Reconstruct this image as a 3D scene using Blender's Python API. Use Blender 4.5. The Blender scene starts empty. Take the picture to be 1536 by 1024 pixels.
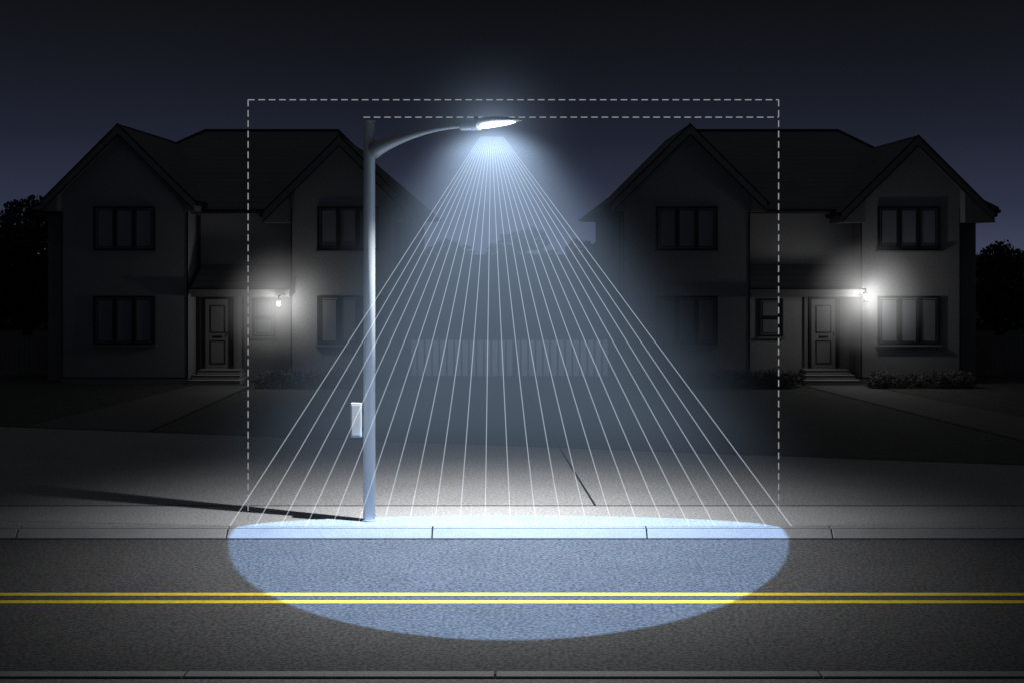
import bpy, math, random
import numpy as np
from mathutils import Vector
random.seed(4); rng=np.random.default_rng(7)
scene=bpy.context.scene
scene.view_settings.view_transform='Standard'
scene.view_settings.look='None'
scene.view_settings.exposure=0
COL=scene.collection

# ------------------------------------------------------------ node helpers
class NT:
    def __init__(s,tree): s.t=tree; s.n=tree.nodes; s.l=tree.links
    def node(s,typ,**kw):
        n=s.n.new(typ)
        for k,v in kw.items(): setattr(n,k,v)
        return n
    def put(s,sock,v):
        if isinstance(v,bpy.types.NodeSocket): s.l.new(v,sock)
        else: sock.default_value=v
    def m(s,op,a,b=0.0,c=None,clamp=False):
        n=s.n.new('ShaderNodeMath'); n.operation=op; n.use_clamp=clamp
        s.put(n.inputs[0],a); s.put(n.inputs[1],b)
        if c is not None: s.put(n.inputs[2],c)
        return n.outputs[0]
    def ss(s,x,lo,hi,a=0.0,b=1.0):
        n=s.n.new('ShaderNodeMapRange'); n.interpolation_type='SMOOTHSTEP'
        s.put(n.inputs[0],x)
        n.inputs[1].default_value=lo; n.inputs[2].default_value=hi
        n.inputs[3].default_value=a; n.inputs[4].default_value=b
        return n.outputs[0]

def mat(name,col,rough=0.85,var=0.15,scale=6.0,bump=0.0,bscale=40.0,metal=0.0,fine=0.0,fscale=60.0,coat=0.0,spec=0.3,courses=0.0):
    m=bpy.data.materials.new(name); m.use_nodes=True
    t=NT(m.node_tree); b=m.node_tree.nodes['Principled BSDF']
    tc=t.node('ShaderNodeTexCoord')
    n1=t.node('ShaderNodeTexNoise'); n1.inputs['Scale'].default_value=scale; n1.inputs['Detail'].default_value=6
    t.l.new(tc.outputs['Object'],n1.inputs['Vector'])
    f=t.m('MULTIPLY_ADD',n1.outputs['Fac'],2*var,1-var)
    if fine>0:
        n2=t.node('ShaderNodeTexNoise'); n2.inputs['Scale'].default_value=fscale; n2.inputs['Detail'].default_value=3
        t.l.new(tc.outputs['Object'],n2.inputs['Vector'])
        g=t.ss(n2.outputs['Fac'],0.32,0.68,1-fine,1+fine)
        f=t.m('MULTIPLY',f,g)
    if courses>0:
        sz=t.node('ShaderNodeSeparateXYZ'); t.l.new(tc.outputs['Object'],sz.inputs[0])
        fr=t.m('FRACT',t.m('MULTIPLY',sz.outputs['Z'],1/courses))
        f=t.m('MULTIPLY',f,t.ss(fr,0.0,0.25,0.7,1.0))
    vm=t.node('ShaderNodeVectorMath',operation='SCALE'); vm.inputs[0].default_value=col[:3]
    t.l.new(f,vm.inputs['Scale'])
    t.l.new(vm.outputs[0],b.inputs['Base Color'])
    b.inputs['Roughness'].default_value=rough; b.inputs['Metallic'].default_value=metal
    b.inputs['Specular IOR Level'].default_value=spec
    b.inputs['Coat Weight'].default_value=coat
    if bump>0:
        n3=t.node('ShaderNodeTexNoise'); n3.inputs['Scale'].default_value=bscale; n3.inputs['Detail'].default_value=4
        t.l.new(tc.outputs['Object'],n3.inputs['Vector'])
        bp=t.node('ShaderNodeBump'); bp.inputs['Strength'].default_value=bump; bp.inputs['Distance'].default_value=0.02
        t.l.new(n3.outputs['Fac'],bp.inputs['Height']); t.l.new(bp.outputs[0],b.inputs['Normal'])
    return m

def emis(name,col,st,add=False):
    m=bpy.data.materials.new(name); m.use_nodes=True
    t=NT(m.node_tree); t.n.clear()
    o=t.node('ShaderNodeOutputMaterial'); e=t.node('ShaderNodeEmission')
    e.inputs[0].default_value=(*col,1); e.inputs[1].default_value=st
    if add:
        tr=t.node('ShaderNodeBsdfTransparent'); a=t.node('ShaderNodeAddShader')
        t.l.new(e.outputs[0],a.inputs[0]); t.l.new(tr.outputs[0],a.inputs[1]); t.l.new(a.outputs[0],o.inputs[0])
    else: t.l.new(e.outputs[0],o.inputs[0])
    return m

M=dict(
 asphalt=mat('asphalt',(0.080,0.080,0.081),0.9,0.18,1.2,0.5,90,fine=0.50,fscale=24),
 pave=mat('pavement_concrete',(0.30,0.30,0.30),0.9,0.12,1.5,0.3,80,fine=0.28,fscale=26),
 apron=mat('apron_concrete',(0.24,0.24,0.24),0.92,0.15,1.0,0.3,80,fine=0.28,fscale=22),
 kerb=mat('kerb_stone',(0.34,0.34,0.35),0.8,0.12,3.0,0.3,60,fine=0.12,fscale=50),
 seam=mat('joint_dark',(0.010,0.010,0.011),0.95,0.1),
 grass=mat('grass_lawn',(0.062,0.065,0.059),0.95,0.4,2.0,0.8,30,fine=0.4,fscale=18),
 drive=mat('drive_tarmac',(0.10,0.10,0.102),0.9,0.2,0.9,0.3,60,fine=0.2,fscale=24),
 yellow=mat('yellow_road_paint',(0.78,0.60,0.035),0.6,0.15,4.0,0.2,60,fine=0.18,fscale=30),
 wall=mat('render_wall',(0.22,0.22,0.225),0.92,0.14,0.8,0.15,50,fine=0.08,fscale=14),
 roof=mat('roof_tiles',(0.17,0.17,0.175),0.85,0.2,1.2,0.2,20,courses=0.17),
 trim=mat('dark_trim',(0.012,0.012,0.014),0.6,0.1),
 soffit=mat('soffit',(0.16,0.16,0.16),0.7,0.1),
 frame=mat('window_frame',(0.014,0.014,0.016),0.5,0.1),
 door=mat('door_paint',(0.19,0.19,0.195),0.5,0.1),
 step=mat('step_stone',(0.26,0.26,0.26),0.9,0.15,2.0,0.2,40),
 metal=mat('galvanised_steel',(0.52,0.55,0.59),0.45,0.08,3.0,0.03,60,metal=0.15,spec=0.5),
 head=mat('lamp_housing',(0.62,0.64,0.68),0.4,0.05,metal=0.1,spec=0.5),
 iron=mat('iron_railing',(0.015,0.015,0.016),0.6,0.1),
 wood=mat('fence_wood',(0.17,0.165,0.16),0.9,0.3,3.0),
 gate=mat('painted_fence_boards',(0.60,0.60,0.61),0.8,0.10,3.0),
 bark=mat('bark',(0.06,0.05,0.045),0.95,0.3,5.0),
 leaf=mat('leaves',(0.045,0.052,0.042),0.8,0.4,1.5),
 hedgeleaf=mat('hedge_leaves',(0.12,0.125,0.11),0.8,0.45,3.0),
 ray=emis('light_ray_glow',(0.76,0.88,1.0),0.185,True),
 dash=emis('dashed_line_glow',(0.88,0.90,0.92),0.30),
 lens=emis('lamp_lens',(0.95,0.98,1.0),3.0),
 lantern=emis('lantern_glass',(1.0,0.98,0.94),2.0),
)
M['glass']=mat('window_glass',(0.16,0.17,0.18),0.22,0.12,1.0,spec=0.5)

def glow_material(name,sigma,radiance,col,rate):
    m=bpy.data.materials.new(name); m.use_nodes=True; t=NT(m.node_tree); t.n.clear()
    out=t.node('ShaderNodeOutputMaterial'); ev=t.node('ShaderNodeEmission'); t.l.new(ev.outputs[0],out.inputs['Volume'])
    tc=t.node('ShaderNodeTexCoord'); vl=t.node('ShaderNodeVectorMath',operation='LENGTH'); t.l.new(tc.outputs['Object'],vl.inputs[0])
    r=vl.outputs['Value']; g=t.m('EXPONENT',t.m('MULTIPLY',t.m('MULTIPLY',r,r),-1/sigma**2))
    g2=t.m('EXPONENT',t.m('MULTIPLY',t.m('MULTIPLY',r,r),-1/(sigma*.50)**2))
    E=t.m('ADD',t.m('MULTIPLY',g,radiance/(1.77*sigma)),t.m('MULTIPLY',g2,radiance*1.2/(1.77*sigma*.50)))
    E=t.m('MULTIPLY',E,t.ss(r,sigma*1.5,sigma*2.2,1,0))
    ev.inputs[0].default_value=(*col,1); t.l.new(E,ev.inputs[1]); m.cycles.volume_step_rate=rate
    return m

# ------------------------------------------------------------ mesh builder
def empty(name,loc=(0,0,0)):
    e=bpy.data.objects.new(name,None); e.location=loc; COL.objects.link(e); e.empty_display_size=0.3; return e
class B:
    def __init__(s): s.v=[]; s.f=[]
    def add(s,vs,fs):
        o=len(s.v); s.v+= [tuple(map(float,p)) for p in vs]; s.f+=[tuple(i+o for i in f) for f in fs]; return s
    def box(s,x0,x1,y0,y1,z0,z1):
        return s.add([(x0,y0,z0),(x1,y0,z0),(x1,y1,z0),(x0,y1,z0),(x0,y0,z1),(x1,y0,z1),(x1,y1,z1),(x0,y1,z1)],
          [(0,3,2,1),(4,5,6,7),(0,1,5,4),(1,2,6,5),(2,3,7,6),(3,0,4,7)])
    def prism(s,poly,y0,y1):
        n=len(poly)
        vs=[(x,y0,z) for x,z in poly]+[(x,y1,z) for x,z in poly]
        fs=[tuple(range(n)),tuple(reversed(range(n,2*n)))]+[(i,i+n,(i+1)%n+n,(i+1)%n) for i in range(n)]
        return s.add(vs,fs)
    def prismx(s,poly,x0,x1):
        n=len(poly)
        vs=[(x0,y,z) for y,z in poly]+[(x1,y,z) for y,z in poly]
        fs=[tuple(range(n)),tuple(reversed(range(n,2*n)))]+[(i,i+n,(i+1)%n+n,(i+1)%n) for i in range(n)]
        return s.add(vs,fs)
    def slab(s,quad,th):
        q=[Vector(p) for p in quad]; n=len(q)
        nr=(q[1]-q[0]).cross(q[2]-q[0]).normalized()
        if nr.z<0: nr=-nr
        lo=[p-nr*th for p in q]
        return s.add(q+lo,[tuple(range(n)),tuple(reversed(range(n,2*n)))]+[(i,(i+1)%n,(i+1)%n+n,i+n) for i in range(n)])
    def strip(s,a,b,w,z):
        a=Vector((a[0],a[1],z)); b=Vector((b[0],b[1],z)); d=(b-a).normalized(); p=Vector((-d.y,d.x,0))*w/2
        return s.add([a-p,b-p,b+p,a+p],[(0,1,2,3)])
    def tube(s,pts,rad,seg=16,sz=1.0,cap=True):
        pts=[Vector(p) for p in pts]; vs=[]
        for i,p in enumerate(pts):
            d=(pts[min(i+1,len(pts)-1)]-pts[max(i-1,0)]).normalized()
            up=Vector((0,0,1)) if abs(d.z)<0.95 else Vector((0,1,0))
            a=d.cross(up).normalized(); b=a.cross(d).normalized()
            r=rad[i] if isinstance(rad,(list,tuple)) else rad
            for k in range(seg):
                t=2*math.pi*k/seg; vs.append(p+a*math.cos(t)*r+b*math.sin(t)*r*sz)
        fs=[]
        for i in range(len(pts)-1):
            for k in range(seg):
                k2=(k+1)%seg; fs.append((i*seg+k,i*seg+k2,(i+1)*seg+k2,(i+1)*seg+k))
        if cap: fs.append(tuple(reversed(range(seg)))); fs.append(tuple(range((len(pts)-1)*seg,len(pts)*seg)))
        return s.add(vs,fs)
    def obj(s,name,m,parent=None,smooth=False,bevel=0):
        import bmesh
        me=bpy.data.meshes.new(name); me.from_pydata(s.v,[],s.f); me.update()
        bm=bmesh.new(); bm.from_mesh(me); bmesh.ops.recalc_face_normals(bm,faces=bm.faces); bm.to_mesh(me); bm.free()
        o=bpy.data.objects.new(name,me); COL.objects.link(o); me.materials.append(M[m] if isinstance(m,str) else m)
        if smooth:
            for p in me.polygons: p.use_smooth=True
        if bevel:
            bv=o.modifiers.new('bevel','BEVEL'); bv.width=bevel; bv.segments=2; bv.limit_method='ANGLE'
        if parent:
            o.parent=parent; o.matrix_parent_inverse=parent.matrix_basis.inverted()
        return o
def flat(poly,z,y=None):
    b=B(); b.add([(x,y,z) for x,y in poly],[tuple(range(len(poly)))]); return b

# ------------------------------------------------------------ world
w=bpy.data.worlds.new('World'); scene.world=w; w.use_nodes=True
t=NT(w.node_tree); bg=w.node_tree.nodes['Background']
tc=t.node('ShaderNodeTexCoord'); sp=t.node('ShaderNodeSeparateXYZ'); t.l.new(tc.outputs['Generated'],sp.inputs[0])
cr=t.node('ShaderNodeValToRGB'); t.l.new(sp.outputs['Z'],cr.inputs[0])
els=[(0.0,(.044,.052,.090)),(0.03,(.026,.031,.058)),(0.09,(.0132,.0158,.0285)),(0.145,(.0074,.0090,.0138)),(0.20,(.0045,.0051,.0060)),(0.30,(.006,.006,.007)),(0.5,(.022,.023,.026)),(1.0,(.026,.027,.030))]  # overhead stops raised out of view as added fill for the house walls
e=cr.color_ramp.elements
e[0].position=0; e[0].color=(*els[0][1],1); e[1].position=1; e[1].color=(*els[-1][1],1)
for p,c in els[1:-1]:
    k=e.new(p); k.color=(*c,1)
nz=t.node('ShaderNodeTexNoise'); nz.inputs['Scale'].default_value=3; t.l.new(tc.outputs['Generated'],nz.inputs['Vector'])
t.l.new(cr.outputs[0],bg.inputs[0])
t.l.new(t.m('MULTIPLY_ADD',nz.outputs['Fac'],0.24,0.88),bg.inputs[1])

# ------------------------------------------------------------ ground, road
prof=[(-150,-.012),(11.3,-.012),(11.3,-.135),(17.62,-.135),(17.62,-.012),(600,-.012)]
g=B(); vs=[]
for y,z in prof: vs+=[(-500,y,z),(500,y,z)]
g.add(vs,[(2*i,2*i+1,2*i+3,2*i+2) for i in range(len(prof)-1)]); g.obj('ground','grass')
flat([(-200,11.65),(200,11.65),(200,17.42),(-200,17.42)],-.12).obj('road','asphalt')
yl=B()
for y in (14.27,14.58): yl.add([(-200,y-.06,-.115),(200,y-.06,-.115),(200,y+.06,-.115),(-200,y+.06,-.115)],[(0,1,2,3)])
yl.obj('road_marking','yellow')
xs=[-4.14,-1.16,1.96,4.65]
xs=[-4.14-3.05*i for i in range(19,0,-1)]+xs+[4.65+3.05*i for i in range(1,20)]
def kerb(poly,off):
    k=B()
    for a,b in zip(xs[:-1],xs[1:]): k.prismx(poly,a+.010+off,b-.010+off)
    return k.obj('kerb','kerb',bevel=.012)
kerb([(17.37,-.13),(17.37,-.112),(17.475,.002),(17.50,.008),(17.60,.008),(17.60,-.13)],0)
kerb([(11.70,-.13),(11.70,-.112),(11.60,.004),(11.57,.008),(11.42,.008),(11.42,-.13)],1)
B().prismx([(17.41,-.13),(17.50,-.012),(17.6,-.012),(17.6,-.13)],-60,60).obj('kerb_bedding','seam')
B().box(-60,60,11.43,11.57,-.13,-.012).obj('kerb_bedding','seam')
sm=B(); sm.strip((-200,17.355),(200,17.355),.04,-.114); sm.strip((-200,17.608),(200,17.608),.03,.004); sm.strip((-200,17.488),(200,17.488),.014,.0125); sm.strip((-200,11.42),(200,11.42),.03,.012)
flat([(-200,17.61),(200,17.61),(200,19.0),(-200,19.0)],0.0).obj('pavement','pave')
flat([(-200,5),(200,5),(200,11.41),(-200,11.41)],0.0).obj('pavement','pave')
def ly(x): return 24.79-0.228*x
flat([(-90,19.04),(25.2,19.04),(-90,ly(-90))],-.004).obj('driveway_apron','apron')
dr=B()
dr.add([(x,y,-.006) for x,y in [(-3.3,37.2),(3.1,37.2),(4.6,ly(4.6)+.03),(-5.0,ly(-5)+.03)]],[(0,1,2,3)])
dr.obj('driveway','drive')
pth=B()
pth.add([(x,y,-.006) for x,y in [(-9.5,35.6),(-7.7,35.6),(-8.07,26.66),(-11.2,27.38)]],[(0,1,2,3)])
pth.add([(x,y,-.006) for x,y in [(8.6,35.6),(10.4,35.6),(14.6,ly(14.6)+.03),(11.5,ly(11.5)+.03)]],[(0,1,2,3)])
pth.obj('garden_path','drive')
sm.strip((-200,19.02),(200,19.02),.045,.003)
sm.strip((-90,ly(-90)),(25.2,19.05),.07,.003)
for a,b in [((.15,37.2),(1.32,19.04)),((-9.5,35.6),(-11.2,27.38)),((-7.7,35.6),(-8.07,26.66)),((8.6,35.6),(11.5,22.2)),((10.4,35.6),(14.6,21.5)),((-3.3,37.2),(-5.0,25.95)),((3.1,37.2),(4.6,23.8))]:
    sm.strip(a,b,.035,.005)
sm.obj('ground_joint','seam')

# ------------------------------------------------------------ houses
def window(par,x0,x1,z0,z1,y,panes=3,rows=1):
    f=B(); fr=.06
    f.box(x0,x1,y-.06,y+.02,z1-fr,z1); f.box(x0,x1,y-.06,y+.02,z0,z0+fr)
    f.box(x0,x0+fr,y-.058,y+.02,z0+fr,z1-fr); f.box(x1-fr,x1,y-.058,y+.02,z0+fr,z1-fr)
    wd=(x1-x0-2*fr)/panes
    for i in range(1,panes):
        xc=x0+fr+wd*i; f.box(xc-.03,xc+.03,y-.052,y+.02,z0+fr,z1-fr)
    hh=(z1-z0-2*fr)/rows
    for j in range(1,rows):
        zc=z0+fr+hh*j; f.box(x0+fr,x1-fr,y-.048,y+.02,zc-.035,zc+.035)
    f.obj('window_frame','frame',par)
    s=B()
    for i in range(panes):
        for j in range(rows):
            a=x0+fr+wd*i+.05; b=x0+fr+wd*(i+1)-.05; c=z0+fr+hh*j+.04; d=z0+fr+hh*(j+1)-.04
            s.box(a,b,y-.030,y+.0,d-.02,d); s.box(a,b,y-.030,y,c,c+.02); s.box(a,a+.02,y-.028,y,c+.02,d-.02); s.box(b-.02,b,y-.028,y,c+.02,d-.02)
    s.obj('sash','frame',par)
    B().box(x0+.03,x1-.03,y-.012,y+.01,z0+.03,z1-.03).obj('window_glass','glass',par)
    B().box(x0-.06,x1+.06,y-.10,y+.01,z0-.05,z0-.002).obj('sill','soffit',par)

def house(P):
    H=empty('detached_house',((P['bx0']+P['bx1'])/2,37,0))
    def put(b,name,m,**k): return b.obj(name,m,parent=H,**k)
    EZ=5.25
    put(B().box(P['bx0'],P['bx1'],37,48,-.05,EZ+.05),'walls','wall')
    for (a,b,ax,az) in P['wings']:
        hl=az-.16
        put(B().prism([(a,-.05),(b,-.05),(b,hl-abs(b-ax)),(ax,hl),(a,hl-abs(ax-a))],36,37.5),'gable_wall','wall')
        put(B().box(a-.02,b+.02,35.97,36.0,-.04,.16),'plinth','soffit')
        put(B().box(a-.02,b+.02,35.965,36.0,.162,.19),'plinth_line','trim')
        c=B()
        for x in (a,b): c.box(x-.02,x+.02,35.985,36.02,.19,EZ)
        put(c,'corner_bead','trim')
        hw=P['half']
        r=B(); yb=41.5
        r.slab([(ax,35.6,az),(ax-hw,35.6,az-hw),(ax-hw,yb,az-hw),(ax,yb,az)],.12)
        r.slab([(ax,35.6,az),(ax+hw,35.6,az-hw),(ax+hw,yb,az-hw),(ax,yb,az)],.12)
        put(r,'gable_roof','roof')
        bb=B(); d=.30
        for sg in (-1,1):
            x1=ax+sg*hw; bb.prism([(ax,az-.02),(x1,az-hw-.02),(x1,az-hw-.02-d),(ax,az-.02-d)],35.56,35.6)
        put(bb,'bargeboard','soffit')
        b2=B()
        for sg in (-1,1):
            x1=ax+sg*(hw+.02); b2.prism([(ax,az+.02),(x1,az-hw+.0),(x1,az-hw-.05),(ax,az-.04)],35.53,35.558)
            x1=ax+sg*(hw+.0); b2.prism([(ax,az-.29),(x1,az-hw-.29),(x1,az-hw-.33),(ax,az-.34)],35.53,35.558)
        put(b2,'verge_trim','trim')
        e2=B()
        for sg,wx in ((-1,a),(1,b)):
            xo=ax+sg*hw; x0,x1=min(xo,wx),max(xo,wx)
            if x1-x0>.05: e2.prism([(x0,az-hw-.32),(x1,az-hw-.32),(wx,az-abs(wx-ax)-.2) if sg<0 else (x1,az-hw-.12),(x0,az-hw-.12) if sg<0 else (wx,az-abs(wx-ax)-.2)],35.605,36.9)
        put(e2,'eaves_box','soffit')
        gt=B()
        for sg in (-1,1):
            xo=ax+sg*(hw+.05); gt.tube([(xo,35.6,az-hw-.1),(xo,37.0,az-hw-.1)],.06,8)
        put(gt,'gutter','trim')
    x0,x1=P['ex']; y0,y1=36.45,48.5; z0=EZ; zr=8.18; ra,rb=P['ridge']; yr=42.4
    r=B(); th=.16
    r.add([(x0,y0,z0),(x1,y0,z0),(x1,y1,z0),(x0,y1,z0),(ra,yr,zr),(rb,yr,zr),
           (x0,y0,z0-th),(x1,y0,z0-th),(x1,y1,z0-th),(x0,y1,z0-th)],
          [(0,1,5,4),(1,2,5),(2,3,4,5),(3,0,4),(0,6,7,1),(1,7,8,2),(2,8,9,3),(3,9,6,0),(6,9,8,7)])
    put(r,'main_roof','roof')
    rt=B(); rt.tube([(ra,yr,zr),(rb,yr,zr)],.07,8); rt.tube([(ra,yr,zr),(x0,y0,z0)],.06,8); rt.tube([(rb,yr,zr),(x1,y0,z0)],.06,8)
    put(rt,'ridge_tiles','trim')
    gt=B(); gt.tube([(x0-.05,y0-.05,z0-.08),(x1+.05,y0-.05,z0-.08)],.06,8); gt.tube([(x0-.05,y0,z0-.08),(x0-.05,y1,z0-.08)],.06,8); gt.tube([(x1+.05,y0,z0-.08),(x1+.05,y1,z0-.08)],.06,8)
    put(gt,'eaves_gutter','trim')
    dp=B()
    for x,y in P['pipes']: dp.tube([(x,y,0),(x,y,4.6),(x,y-.0,5.05)],.04,8)
    put(dp,'downpipe','trim')
    for a,b in P['wins']:
        window(H,a,b,3.98,5.3,36.0); window(H,a,b,1.16,2.62,36.0)
    a,b=P['pwin']; window(H,a,b,1.33,2.5,37.0,1,2)
    a,b=P['door']; zt=2.48; zb=.36
    put(B().box(a-.02,a+.06,36.9,37.0,zb,zt),'door_frame','frame'); put(B().box(b-.06,b+.02,36.9,37.0,zb,zt),'door_frame','frame')
    put(B().box(a-.02,b+.02,36.898,37.0,zt,zt+.08),'door_head','frame')
    put(B().box(a+.06,b-.06,36.95,37.0,zb,zt),'door','door')
    pn=B()
    for zz0,zz1 in ((1.45,2.3),(.5,1.22)):
        x0p,x1p=a+.2,b-.2
        pn.box(x0p,x1p,36.93,36.952,zz1-.03,zz1); pn.box(x0p,x1p,36.93,36.952,zz0,zz0+.03)
        pn.box(x0p,x0p+.03,36.932,36.952,zz0+.03,zz1-.03); pn.box(x1p-.03,x1p,36.932,36.952,zz0+.03,zz1-.03)
    put(pn,'door_panel','frame')
    put(B().box((a+b)/2-.14,(a+b)/2+.14,36.925,36.952,1.30,1.36),'letterbox','frame')
    put(B().tube([(b-.13,36.9,1.36),(b-.13,36.9,1.5)],.015,6),'handle','frame')
    ps=B()
    for x in (a-.1,b+.12,b+.42): ps.box(x-.05,x+.05,36.93,37.0,.0,2.58)
    put(ps,'pilaster','soffit')
    sa,sb=P['steps']; st=B()
    for i in range(3): st.box(sa+.08*i,sb-.08*i,35.75+.3*i,37.0,.12*i-.02 if i else -.02,.12*(i+1))
    put(st,'steps','step',bevel=.015)
    sl=B()
    for i in range(3): sl.box(sa+.08*i-.01,sb-.08*i+.01,35.74+.3*i,35.752+.3*i,.12*(i+1)-.03,.12*(i+1)-.004)
    put(sl,'step_nosing','trim')
    ca,cb,ta,tb=P['canopy']
    cn=B(); cn.add([(ca,35.82,2.84),(cb,35.82,2.84),(tb,37.0,3.56),(ta,37.0,3.56),(ca,35.82,2.72),(cb,35.82,2.72),(cb,37,2.72),(ca,37,2.72)],
      [(0,1,2,3),(0,4,5,1),(4,7,6,5),(0,3,7,4),(1,5,6,2),(3,2,6,7)])
    put(cn,'porch_canopy','roof')
    put(B().box(ca-.03,cb+.0,35.78,35.818,2.70,2.86),'canopy_fascia','soffit')
    put(B().box(ca-.05,cb+.0,35.75,35.778,2.82,2.87),'canopy_gutter','trim')
    put(B().box(ca+.02,cb-.0,35.80,36.0,2.60,2.698),'canopy_beam','soffit')
    lx,lz=P['lamp']; yl_=35.50
    L=B(); L.box(lx-.02,lx+.02,yl_-.02,35.79,lz+.22,lz+.26); L.box(lx-.012,lx+.012,yl_-.012,yl_+.012,lz+.14,lz+.22)
    L.box(lx-.06,lx+.06,yl_-.06,yl_+.06,lz+.11,lz+.14); L.box(lx-.05,lx+.05,yl_-.05,yl_+.05,lz-.13,lz-.10)
    for sx in (-.045,.045):
        for yy in (-.045,.045): L.box(lx+sx-.005,lx+sx+.005,yl_+yy-.005,yl_+yy+.005,lz-.10,lz+.11)
    put(L,'porch_lantern','frame')
    put(B().tube([(lx,yl_,lz-.07),(lx,yl_,lz-.03),(lx,yl_,lz+.03),(lx,yl_,lz+.07)],[.015,.035,.035,.015],10),'lantern_bulb','lantern')
    ld=bpy.data.lights.new('porch_light','POINT'); ld.energy=P['pw']; ld.color=(1,.99,.97); ld.shadow_soft_size=.05
    lo=bpy.data.objects.new('porch_light',ld); lo.location=(lx,yl_-.08,lz+.02); COL.objects.link(lo); lo.parent=H; lo.matrix_parent_inverse=H.matrix_basis.inverted()
    # emissive sphere added to imitate the lantern's soft halo
    import bmesh
    me=bpy.data.meshes.new('lantern_glow'); bm=bmesh.new(); bmesh.ops.create_icosphere(bm,subdivisions=2,radius=2.1); bm.to_mesh(me); bm.free()
    me.materials.append(glow_material('lantern_glow',.92,P['glow'],(1,1,.99),.8))
    ho=bpy.data.objects.new('lantern_glow',me); ho.location=(lx,yl_,lz+.0); COL.objects.link(ho); ho.parent=H; ho.matrix_parent_inverse=H.matrix_basis.inverted()
    fx=P['flank']; s=-1 if fx>0 else 1
    fw=B()
    for (y0f,y1f,z0f,z1f) in ((39.0,39.9,3.4,4.9),(41,42.0,1.2,2.3)):
        X0,X1=sorted((fx,fx+s*.05))
        fw.box(X0,X1,y0f,y1f,z0f,z0f+.07); fw.box(X0,X1,y0f,y1f,z1f-.07,z1f)
        fw.box(X0,X1,y0f,y0f+.07,z0f+.07,z1f-.07); fw.box(X0,X1,y1f-.07,y1f,z0f+.07,z1f-.07)
    put(fw,'flank_window_frame','frame')
    return H

house(dict(bx0=-14.3,bx1=-3.5,wings=[(-13.5,-9.74,-11.68,7.74),(-6.62,-3.5,-5.12,7.4)],half=2.27,ex=(-14.65,-2.95),ridge=(-10.85,-6.14),
  pipes=[(-13.75,36.93),(-3.42,36.2),(-9.62,36.93)],wins=[(-12.54,-10.70),(-5.84,-4.0)],pwin=(-7.98,-7.28),door=(-9.50,-8.63),steps=(-9.70,-8.1),
  canopy=(-9.6,-6.64,-9.54,-6.64),lamp=(-6.90,2.40),pw=45,flank=-3.5,glow=.27))
house(dict(bx0=3.34,bx1=14.3,wings=[(3.34,7.12,5.28,7.74),(10.48,13.44,12.04,7.4)],half=2.27,ex=(2.8,14.75),ridge=(6.46,11.53),
  pipes=[(13.7,36.93),(3.26,36.2),(7.25,36.93)],wins=[(4.32,6.16),(10.96,12.82)],pwin=(7.6,8.35),door=(9.15,10.03),steps=(8.74,10.4),
  canopy=(7.14,10.46,7.14,10.44),lamp=(10.46,2.60),pw=60,flank=3.34,glow=.36))

# ------------------------------------------------------------ fences
def gate_fence(x0,x1,y):
    G=empty('garden_fence',((x0+x1)/2,y,0))
    b=B(); n=int((x1-x0)/.225); wd=(x1-x0)/n
    for i in range(n):
        x=x0+wd*i; b.box(x+.028,x+wd-.028,y-.012,y+.012,.06,1.18)
    b.obj('boards','gate',G)
    k=B(); k.box(x0,x1,y-.03,y+.03,1.19,1.25); k.box(x0,x1,y+.013,y+.05,.2,.28); k.box(x0,x1,y+.013,y+.05,.95,1.03)
    k.box(x0,x1,y-.02,y+.012,.0,.055)
    for x in (x0,.12,x1): k.box(x-.05,x+.05,y-.07,y-.031,-.02,1.36)
    k.obj('rails_and_posts','iron',G)
gate_fence(-3.2,3.05,37.6)
def board(x0,x1,y,px):
    b=B(); n=int((x1-x0)/.15)
    for i in range(n):
        x=x0+(x1-x0)*i/n; b.box(x+.004,x+.142,y-.012,y+.012,.02,1.2+random.uniform(-.005,.005))
    b.box(x0,x1,y-.03,y+.03,1.21,1.26)
    b.box(px-.07,px+.07,y-.09,y-.035,0,1.5)
    sg=-1 if px>x0+.5 else 1
    for k in range(1,5): c=px+sg*(x1-x0)/5*k; b.box(c-.05,c+.05,y-.09,y-.035,0,1.3)
    b.obj('wooden_fence','wood')
board(-34,-14.32,38.2,-14.4); board(14.32,34,38.2,14.45)

# ------------------------------------------------------------ vegetation
def leaves(pos,size):
    n=len(pos); a=rng.normal(size=(n,3)); a/=np.linalg.norm(a,axis=1)[:,None]
    b=rng.normal(size=(n,3)); b-=a*(a*b).sum(1)[:,None]; b/=np.linalg.norm(b,axis=1)[:,None]
    s=size*rng.uniform(.6,1.3,(n,1))
    return np.stack([pos-a*s,pos+b*s*.55,pos+a*s,pos-b*s*.55],1).reshape(-1,3)
def foliage(name,blobs,m,n_per,size,parent=None):
    P=[]
    for (x,y,z,r) in blobs:
        n=int(n_per*r*r); d=rng.normal(size=(n,3)); d/=np.linalg.norm(d,axis=1)[:,None]
        lump=1+.18*np.sin(d[:,0]*5+x*3)*np.cos(d[:,2]*6+y)+.10*np.sin(d[:,1]*9+z)
        rr=r*lump*rng.uniform(.55,1.06,n)**.5
        P.append(np.array([x,y,z])+d*rr[:,None]*np.array([1,.9,.88]))
    P=np.concatenate(P); P=P[P[:,2]>0.0]
    v=leaves(P,size); f=np.arange(len(v)).reshape(-1,4)
    me=bpy.data.meshes.new(name); me.from_pydata(v.tolist(),[],f.tolist()); me.update(); me.materials.append(M[m])
    o=bpy.data.objects.new(name,me); COL.objects.link(o)
    if parent: o.parent=parent
    return o
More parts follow.
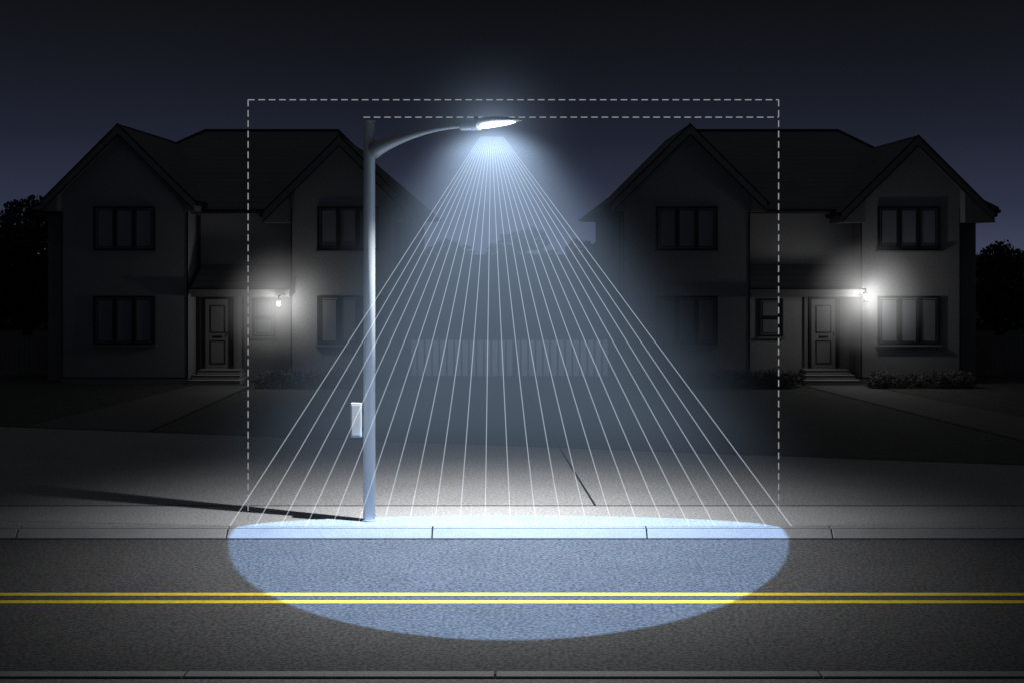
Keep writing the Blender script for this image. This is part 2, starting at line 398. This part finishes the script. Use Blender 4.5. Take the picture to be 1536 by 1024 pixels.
def tree(x,y,h,wd,name='tree'):
    T=empty(name,(x,y,0))
    tr=B(); tr.tube([(0,0,-.05),(.03,0,h*.25),(-.04,.05,h*.5),(0,0,h*.75)],[.22,.17,.12,.04],8)
    bl=[]
    for i in range(14):
        a=random.uniform(0,6.28); rr=random.uniform(.25,1)*wd*.32; z=h*random.uniform(.25,.84)
        k=1-abs(z/h-.5)*.9
        bx,by=math.cos(a)*rr*k,math.sin(a)*rr*k
        r=wd*random.uniform(.16,.25); z=min(z,h-r); bl.append((bx,by,z,r))
        tr.tube([(0,0,h*random.uniform(.2,.45)),(bx*.5,by*.5,z*.75),(bx,by,z)],[.08,.05,.015],6)
    bl.append((0,0,h-wd*.22,wd*.22))
    o=tr.obj('trunk','bark'); o.parent=T
    foliage('crown',bl,'leaf',700,.10,T)
for x,y,h,wd in [(-18.6,46,6.1,4.4),(-20.6,44.5,6.3,4.6),(-17.3,50,4.8,3.8),(20.3,50,4.3,3.6),(22.6,49,4.5,3.4),(-23.5,47,6.5,5)]:
    tree(x,y,h,wd)
bl=[]
tops=[(-3.6,4.3),(-3.0,4.5),(-2.4,4.2),(-1.7,2.9),(-1.2,3.3),(-.6,4.3),(-.1,4.85),(.6,4.9),(1.1,5.05),(1.7,4.0),(2.1,3.1),(2.7,3.8),(3.3,4.5),(4.0,4.4)]
for x,h in tops:
    r=random.uniform(.5,.7); bl.append((x,58,h-r,r))
    for k in range(7):
        rr=random.uniform(.5,.75); zz=(h-2*r)*random.uniform(.1,.95); bl.append((x+random.uniform(-.35,.35),58+random.uniform(-.5,1),min(zz,h-r-.3),rr))
foliage('distant_trees',bl,'leaf',1800,.08)
bl=[]
for i in range(60):
    x=random.uniform(-45,45)
    if -4<x<5: continue
    h=random.uniform(2.6,4.0); bl.append((x,60+random.uniform(-1,2),h-1.1,1.2)); bl.append((x+.5,60,.9,1.2))
for i in range(24): bl.append((-7+i*.6,63,random.uniform(1.2,2.0),1.1))
foliage('distant_trees',bl,'leaf',300,.15)
def hedge(x0,x1,y,h):
    bl=[]; x=x0+.2
    while x<x1-.1:
        r=random.uniform(.22,.34); bl.append((x,y+random.uniform(-.12,.12),h-r+random.uniform(-.06,.04),r)); bl.append((x+.1,y+.1,r*.6,r)); bl.append((x-.1,y-.12,r*.45,r*.8)); x+=random.uniform(.24,.4)
    foliage('hedge',bl,'hedgeleaf',4200,.035)
hedge(-7.4,-3.3,35.0,.56); hedge(3.5,8.4,35.0,.56); hedge(10.5,13.4,35.1,.46)

# ------------------------------------------------------------ street lamp
PX,PY=-2.14,18.0
HX,HY=-.33,17.30
SL=empty('street_lamp',(PX,PY,0))
def lp(b,name,m,**k): return b.obj(name,m,parent=SL,**k)
po=lp(B().tube([(PX,PY,0),(PX,PY,5.93),(PX,PY,5.97)],[.092,.086,.086],32),'pole','metal')
for p in po.data.polygons: p.use_smooth=len(p.vertices)==4
lp(B().tube([(PX,PY,5.955),(PX,PY,5.985)],.092,24),'pole_cap','metal')
lp(B().tube([(PX,PY,0),(PX,PY,.025)],.11,24),'base_plate','metal')
s0=Vector((PX,PY,0)); dv=Vector((HX-PX,HY-PY,0)); dn=dv.normalized()
pts=[];rad=[]
for i in range(15):
    u=i/14; d=.06+u*1.50; z=5.52+.335*math.sin(u*math.pi/2)**.8
    pts.append(s0+dn*d+Vector((0,0,z))); rad.append(.085*(1-u)**2+.035)
lp(B().tube(pts,rad,16),'bracket_arm','metal',smooth=True)
lp(B().box(PX-.27,PX-.105,PY-.09,PY+.09,1.26,1.77),'control_box','metal',bevel=.012)
lp(B().box(PX-.25,PX-.125,PY-.098,PY-.0905,1.29,1.74),'control_box_door','metal',bevel=.004)
lp(B().box(PX-.11,PX-.07,PY-.03,PY+.03,1.35,1.40).box(PX-.11,PX-.07,PY-.03,PY+.03,1.62,1.67),'box_bracket','trim')
side=Vector((-dn.y,dn.x,0))
def loft(secs,seg=24):
    vs=[];fs=[]
    for (d,wd,zt,zb) in secs:
        zc=(zt+zb)/2; hh=(zt-zb)/2
        for k in range(seg):
            t=2*math.pi*k/seg; c,s_=math.cos(t),math.sin(t)
            q=.75
            vs.append(s0+dn*d+side*(wd*math.copysign(abs(c)**q,c))+Vector((0,0,zc+hh*math.copysign(abs(s_)**q,s_))))
    for i in range(len(secs)-1):
        for k in range(seg):
            k2=(k+1)%seg; fs.append((i*seg+k,i*seg+k2,(i+1)*seg+k2,(i+1)*seg+k))
    fs.append(tuple(range(seg))); fs.append(tuple(range((len(secs)-1)*seg,len(secs)*seg)))
    b=B(); b.add(vs,fs); return b
Z=5.86
lp(loft([(1.49,.05,Z+.045,Z-.06),(1.51,.075,Z+.06,Z-.075),(1.70,.10,Z+.075,Z-.08),(1.79,.13,Z+.085,Z-.08)]),'lamp_neck','head')
lp(loft([(1.7905,.12,Z+.085,Z-.03),(1.88,.16,Z+.105,Z-.01),(2.06,.175,Z+.108,Z+.01),(2.25,.15,Z+.09,Z+.02),(2.38,.09,Z+.065,Z+.03),(2.46,.03,Z+.048,Z+.035)]),'lamp_housing','head',smooth=True)
lp(loft([(1.82,.09,Z-.022,Z-.055),(1.90,.135,Z-.006,Z-.050),(2.06,.15,Z+.014,Z-.030),(2.22,.12,Z+.024,Z-.010),(2.33,.06,Z+.034,Z+.012)]),'lamp_lens','lens',smooth=True)
lp(B().tube([s0+dn*1.74+Vector((0,0,Z+.07)),s0+dn*1.74+Vector((0,0,Z+.12))],.03,10),'photocell','trim')

LC=s0+dn*1.98+Vector((0,0,Z-.14))
ld=bpy.data.lights.new('lamp_light','POINT'); ld.energy=3600; ld.shadow_soft_size=.03; ld.color=(1,1,1)
ld.use_nodes=True; t=NT(ld.node_tree)
em=[n for n in t.n if n.type=='EMISSION'][0]
ge=t.node('ShaderNodeNewGeometry'); sx=t.node('ShaderNodeSeparateXYZ'); t.l.new(ge.outputs['Incoming'],sx.inputs[0])
hh=LC.z+.12
nz=t.m('MAXIMUM',t.m('MULTIPLY',sx.outputs['Z'],-1),.02)
u=t.m('MULTIPLY',t.m('DIVIDE',sx.outputs['X'],nz),hh); v=t.m('MULTIPLY',t.m('DIVIDE',sx.outputs['Y'],nz),hh)
cx=-.05-LC.x; cy=17.42-LC.y
uu=t.m('SUBTRACT',u,cx); vv=t.m('SUBTRACT',v,cy)
front=t.m('LESS_THAN',vv,0.0)
ay=t.m('MULTIPLY_ADD',front,4.55-.95,.95)
ax=t.m('MAXIMUM',t.m('MULTIPLY_ADD',vv,.234,4.10),.5)
vr=t.m('POWER',t.m('ABSOLUTE',t.m('DIVIDE',vv,ay)),t.m('MULTIPLY_ADD',front,.8,2.0))
q=t.m('SQRT',t.m('ADD',t.m('POWER',t.m('ABSOLUTE',t.m('DIVIDE',uu,ax)),2),vr))
pool=t.ss(q,.985,1.0,1,0)
r2=t.m('ADD',t.m('POWER',t.m('ABSOLUTE',u),2),t.m('POWER',t.m('ABSOLUTE',v),2))
r=t.m('SQRT',r2)
cosc=t.m('POWER',t.m('ADD',t.m('DIVIDE',r2,hh*hh),1.0),1.0)
poolv=t.m('MULTIPLY',pool,t.m('MINIMUM',cosc,2.2))
halo=t.m('MULTIPLY',t.m('POWER',t.ss(r,0.0,9.8,1,0),1.35),1.20)
# weak extra lobe added to the lamp, masked to brighten the garden fence
ratio=t.m('ABSOLUTE',t.m('DIVIDE',t.m('SUBTRACT',u,t.m('MULTIPLY',v,.012)),t.m('MAXIMUM',v,.1)))
back=t.m('MULTIPLY',t.m('MULTIPLY',t.ss(ratio,.135,.175,1,0),t.ss(v,11.0,24.0,0,1)),.20)
fence_fill=back
down=t.m('GREATER_THAN',t.m('MULTIPLY',sx.outputs['Z'],-1),.09)
cmb=t.node('ShaderNodeCombineXYZ')
for i,(a,b_,c_) in enumerate(((.60,1.0,.65),(.87,1.0,.65),(1.34,1.01,.65))):
    hl=t.m('ADD',t.m('MULTIPLY',halo,t.m('MULTIPLY_ADD',pool,-c_,1.0)),t.m('MULTIPLY',fence_fill,(.8,1.0,1.2)[i]))
    t.l.new(t.m('MULTIPLY',t.m('ADD',t.m('MULTIPLY',poolv,a*1.12),t.m('MULTIPLY',hl,b_)),down),cmb.inputs[i])
t.l.new(cmb.outputs[0],em.inputs[0]); em.inputs[1].default_value=1
lo=bpy.data.objects.new('lamp_light',ld); lo.location=LC; COL.objects.link(lo); lo.parent=SL; lo.matrix_parent_inverse=SL.matrix_basis.inverted()

# ------------------------------------------------------------ light beam (imitated by self-lit glow volume + emissive rays)
LB=empty('light_beam',LC)
rb=B(); N=23
for i in range(N):
    fr=i/(N-1); gx=-4.13+8.22*fr
    end=Vector((gx,17.56,.018)); a=LC+Vector(((fr-.5)*.28,0,-.01)); d=end-a
    rb.tube([a+d*.005,a+d*.3,end],[.0032,.0054,.0070],4,cap=False)
rb.obj('light_rays','ray',parent=LB)
vm=bpy.data.materials.new('beam_glow_emission'); vm.use_nodes=True; t=NT(vm.node_tree); t.n.clear()  # emission-only volume: beam glow and lamp halo shaped in, nothing scatters
out=t.node('ShaderNodeOutputMaterial'); ev=t.node('ShaderNodeEmission'); t.l.new(ev.outputs[0],out.inputs['Volume'])
tc=t.node('ShaderNodeTexCoord'); sx=t.node('ShaderNodeSeparateXYZ'); t.l.new(tc.outputs['Object'],sx.inputs[0])
X,Y,Zz=sx.outputs
d=t.m('MAXIMUM',t.m('MULTIPLY_ADD',Zz,-1,.10),0.0)
wx=t.m('MULTIPLY_ADD',d,.65,.32); wy=t.m('MULTIPLY_ADD',d,.04,.17)
xn=t.m('DIVIDE',t.m('SUBTRACT',X,t.m('MULTIPLY',d,.045)),wx); yn=t.m('DIVIDE',t.m('SUBTRACT',Y,t.m('MULTIPLY',d,.03)),wy)
pxx=t.m('EXPONENT',t.m('MULTIPLY',t.m('POWER',t.m('ABSOLUTE',xn),t.m('MULTIPLY_ADD',d,.55,2.2)),-1.0)); pyy=t.m('EXPONENT',t.m('MULTIPLY',t.m('MULTIPLY',yn,yn),-1.0))
R=t.m('ADD',t.m('DIVIDE',.52,t.m('POWER',t.m('ADD',d,.40),1.40)),.040)
R=t.m('MULTIPLY',R,t.ss(d,5.75,4.1,0,1))
R=t.m('MULTIPLY',R,t.ss(Zz,.10,-.30,0,1))
E=t.m('DIVIDE',t.m('MULTIPLY',t.m('MULTIPLY',pxx,pyy),R),t.m('MULTIPLY',wy,1.77))
rr2=t.m('ADD',t.m('ADD',t.m('MULTIPLY',X,X),t.m('MULTIPLY',Y,Y)),t.m('POWER',t.m('ABSOLUTE',t.m('SUBTRACT',Zz,-.02)),2))
h1=t.m('MULTIPLY',t.m('EXPONENT',t.m('MULTIPLY',rr2,-1/(.30**2))),.20/(1.77*.30))
h2=t.m('MULTIPLY',t.m('EXPONENT',t.m('MULTIPLY',rr2,-1/(.62**2))),.115/(1.77*.62))
E=t.m('ADD',E,t.m('ADD',h1,h2))
ev.inputs[0].default_value=(.60,.82,1.14,1); t.l.new(E,ev.inputs[1])
vm.cycles.volume_step_rate=.6
vb=B()
zt,zb=1.3,-LC.z+.22
def hx(z): return 1.40 if z>-.0 else 1.40+(-z)*.80
def hy(z): return .80
rings=[]
for z in (zt,-.2,zb):
    a,b=hx(z),hy(z); sh=.25 if z==zb else 0
    rings+= [(-a+sh,-b,z),(a+sh,-b,z),(a+sh,b+sh*.5,z),(-a+sh,b+sh*.5,z)]
fs=[(0,1,2,3),(8,11,10,9)]
for i in (0,4):
    for k in range(4): fs.append((i+k,i+4+k,i+4+(k+1)%4,i+(k+1)%4))
vb.add(rings,fs)
o=vb.obj('beam_glow',vm); o.parent=LB

# ------------------------------------------------------------ dashed outline (stands in lamp plane)
db=B(); YD=17.62; wl=.0068
def dline(a,b):
    a=Vector(a); b=Vector(b); L=(b-a).length; dd=(b-a)/L; s=0
    while s<L:
        e2=min(s+.095,L); p=a+dd*s; q_=a+dd*e2
        db.box(min(p.x,q_.x)-wl*(abs(dd.z)),max(p.x,q_.x)+wl*abs(dd.z),YD-.006,YD+.006,min(p.z,q_.z)-wl*abs(dd.x),max(p.z,q_.z)+wl*abs(dd.x)); s+=.152
xl,xr=-3.875,3.915; zt=6.253; z2=5.998
dline((xl,0,zt),(xr,0,zt)); dline((xl,0,zt),(xl,0,.02)); dline((xr,0,zt),(xr,0,.02)); dline((-2.18,0,z2),(xr,0,z2))
db.obj('dashed_outline','dash')

# ------------------------------------------------------------ camera
cd=bpy.data.cameras.new('camera'); cd.sensor_width=36; cd.lens=1800/1536*36; cd.shift_y=-142/1536; cd.clip_end=2000
co=bpy.data.objects.new('camera',cd); co.location=(0,0,4.1); co.rotation_euler=(math.radians(90),0,0); COL.objects.link(co); scene.camera=co
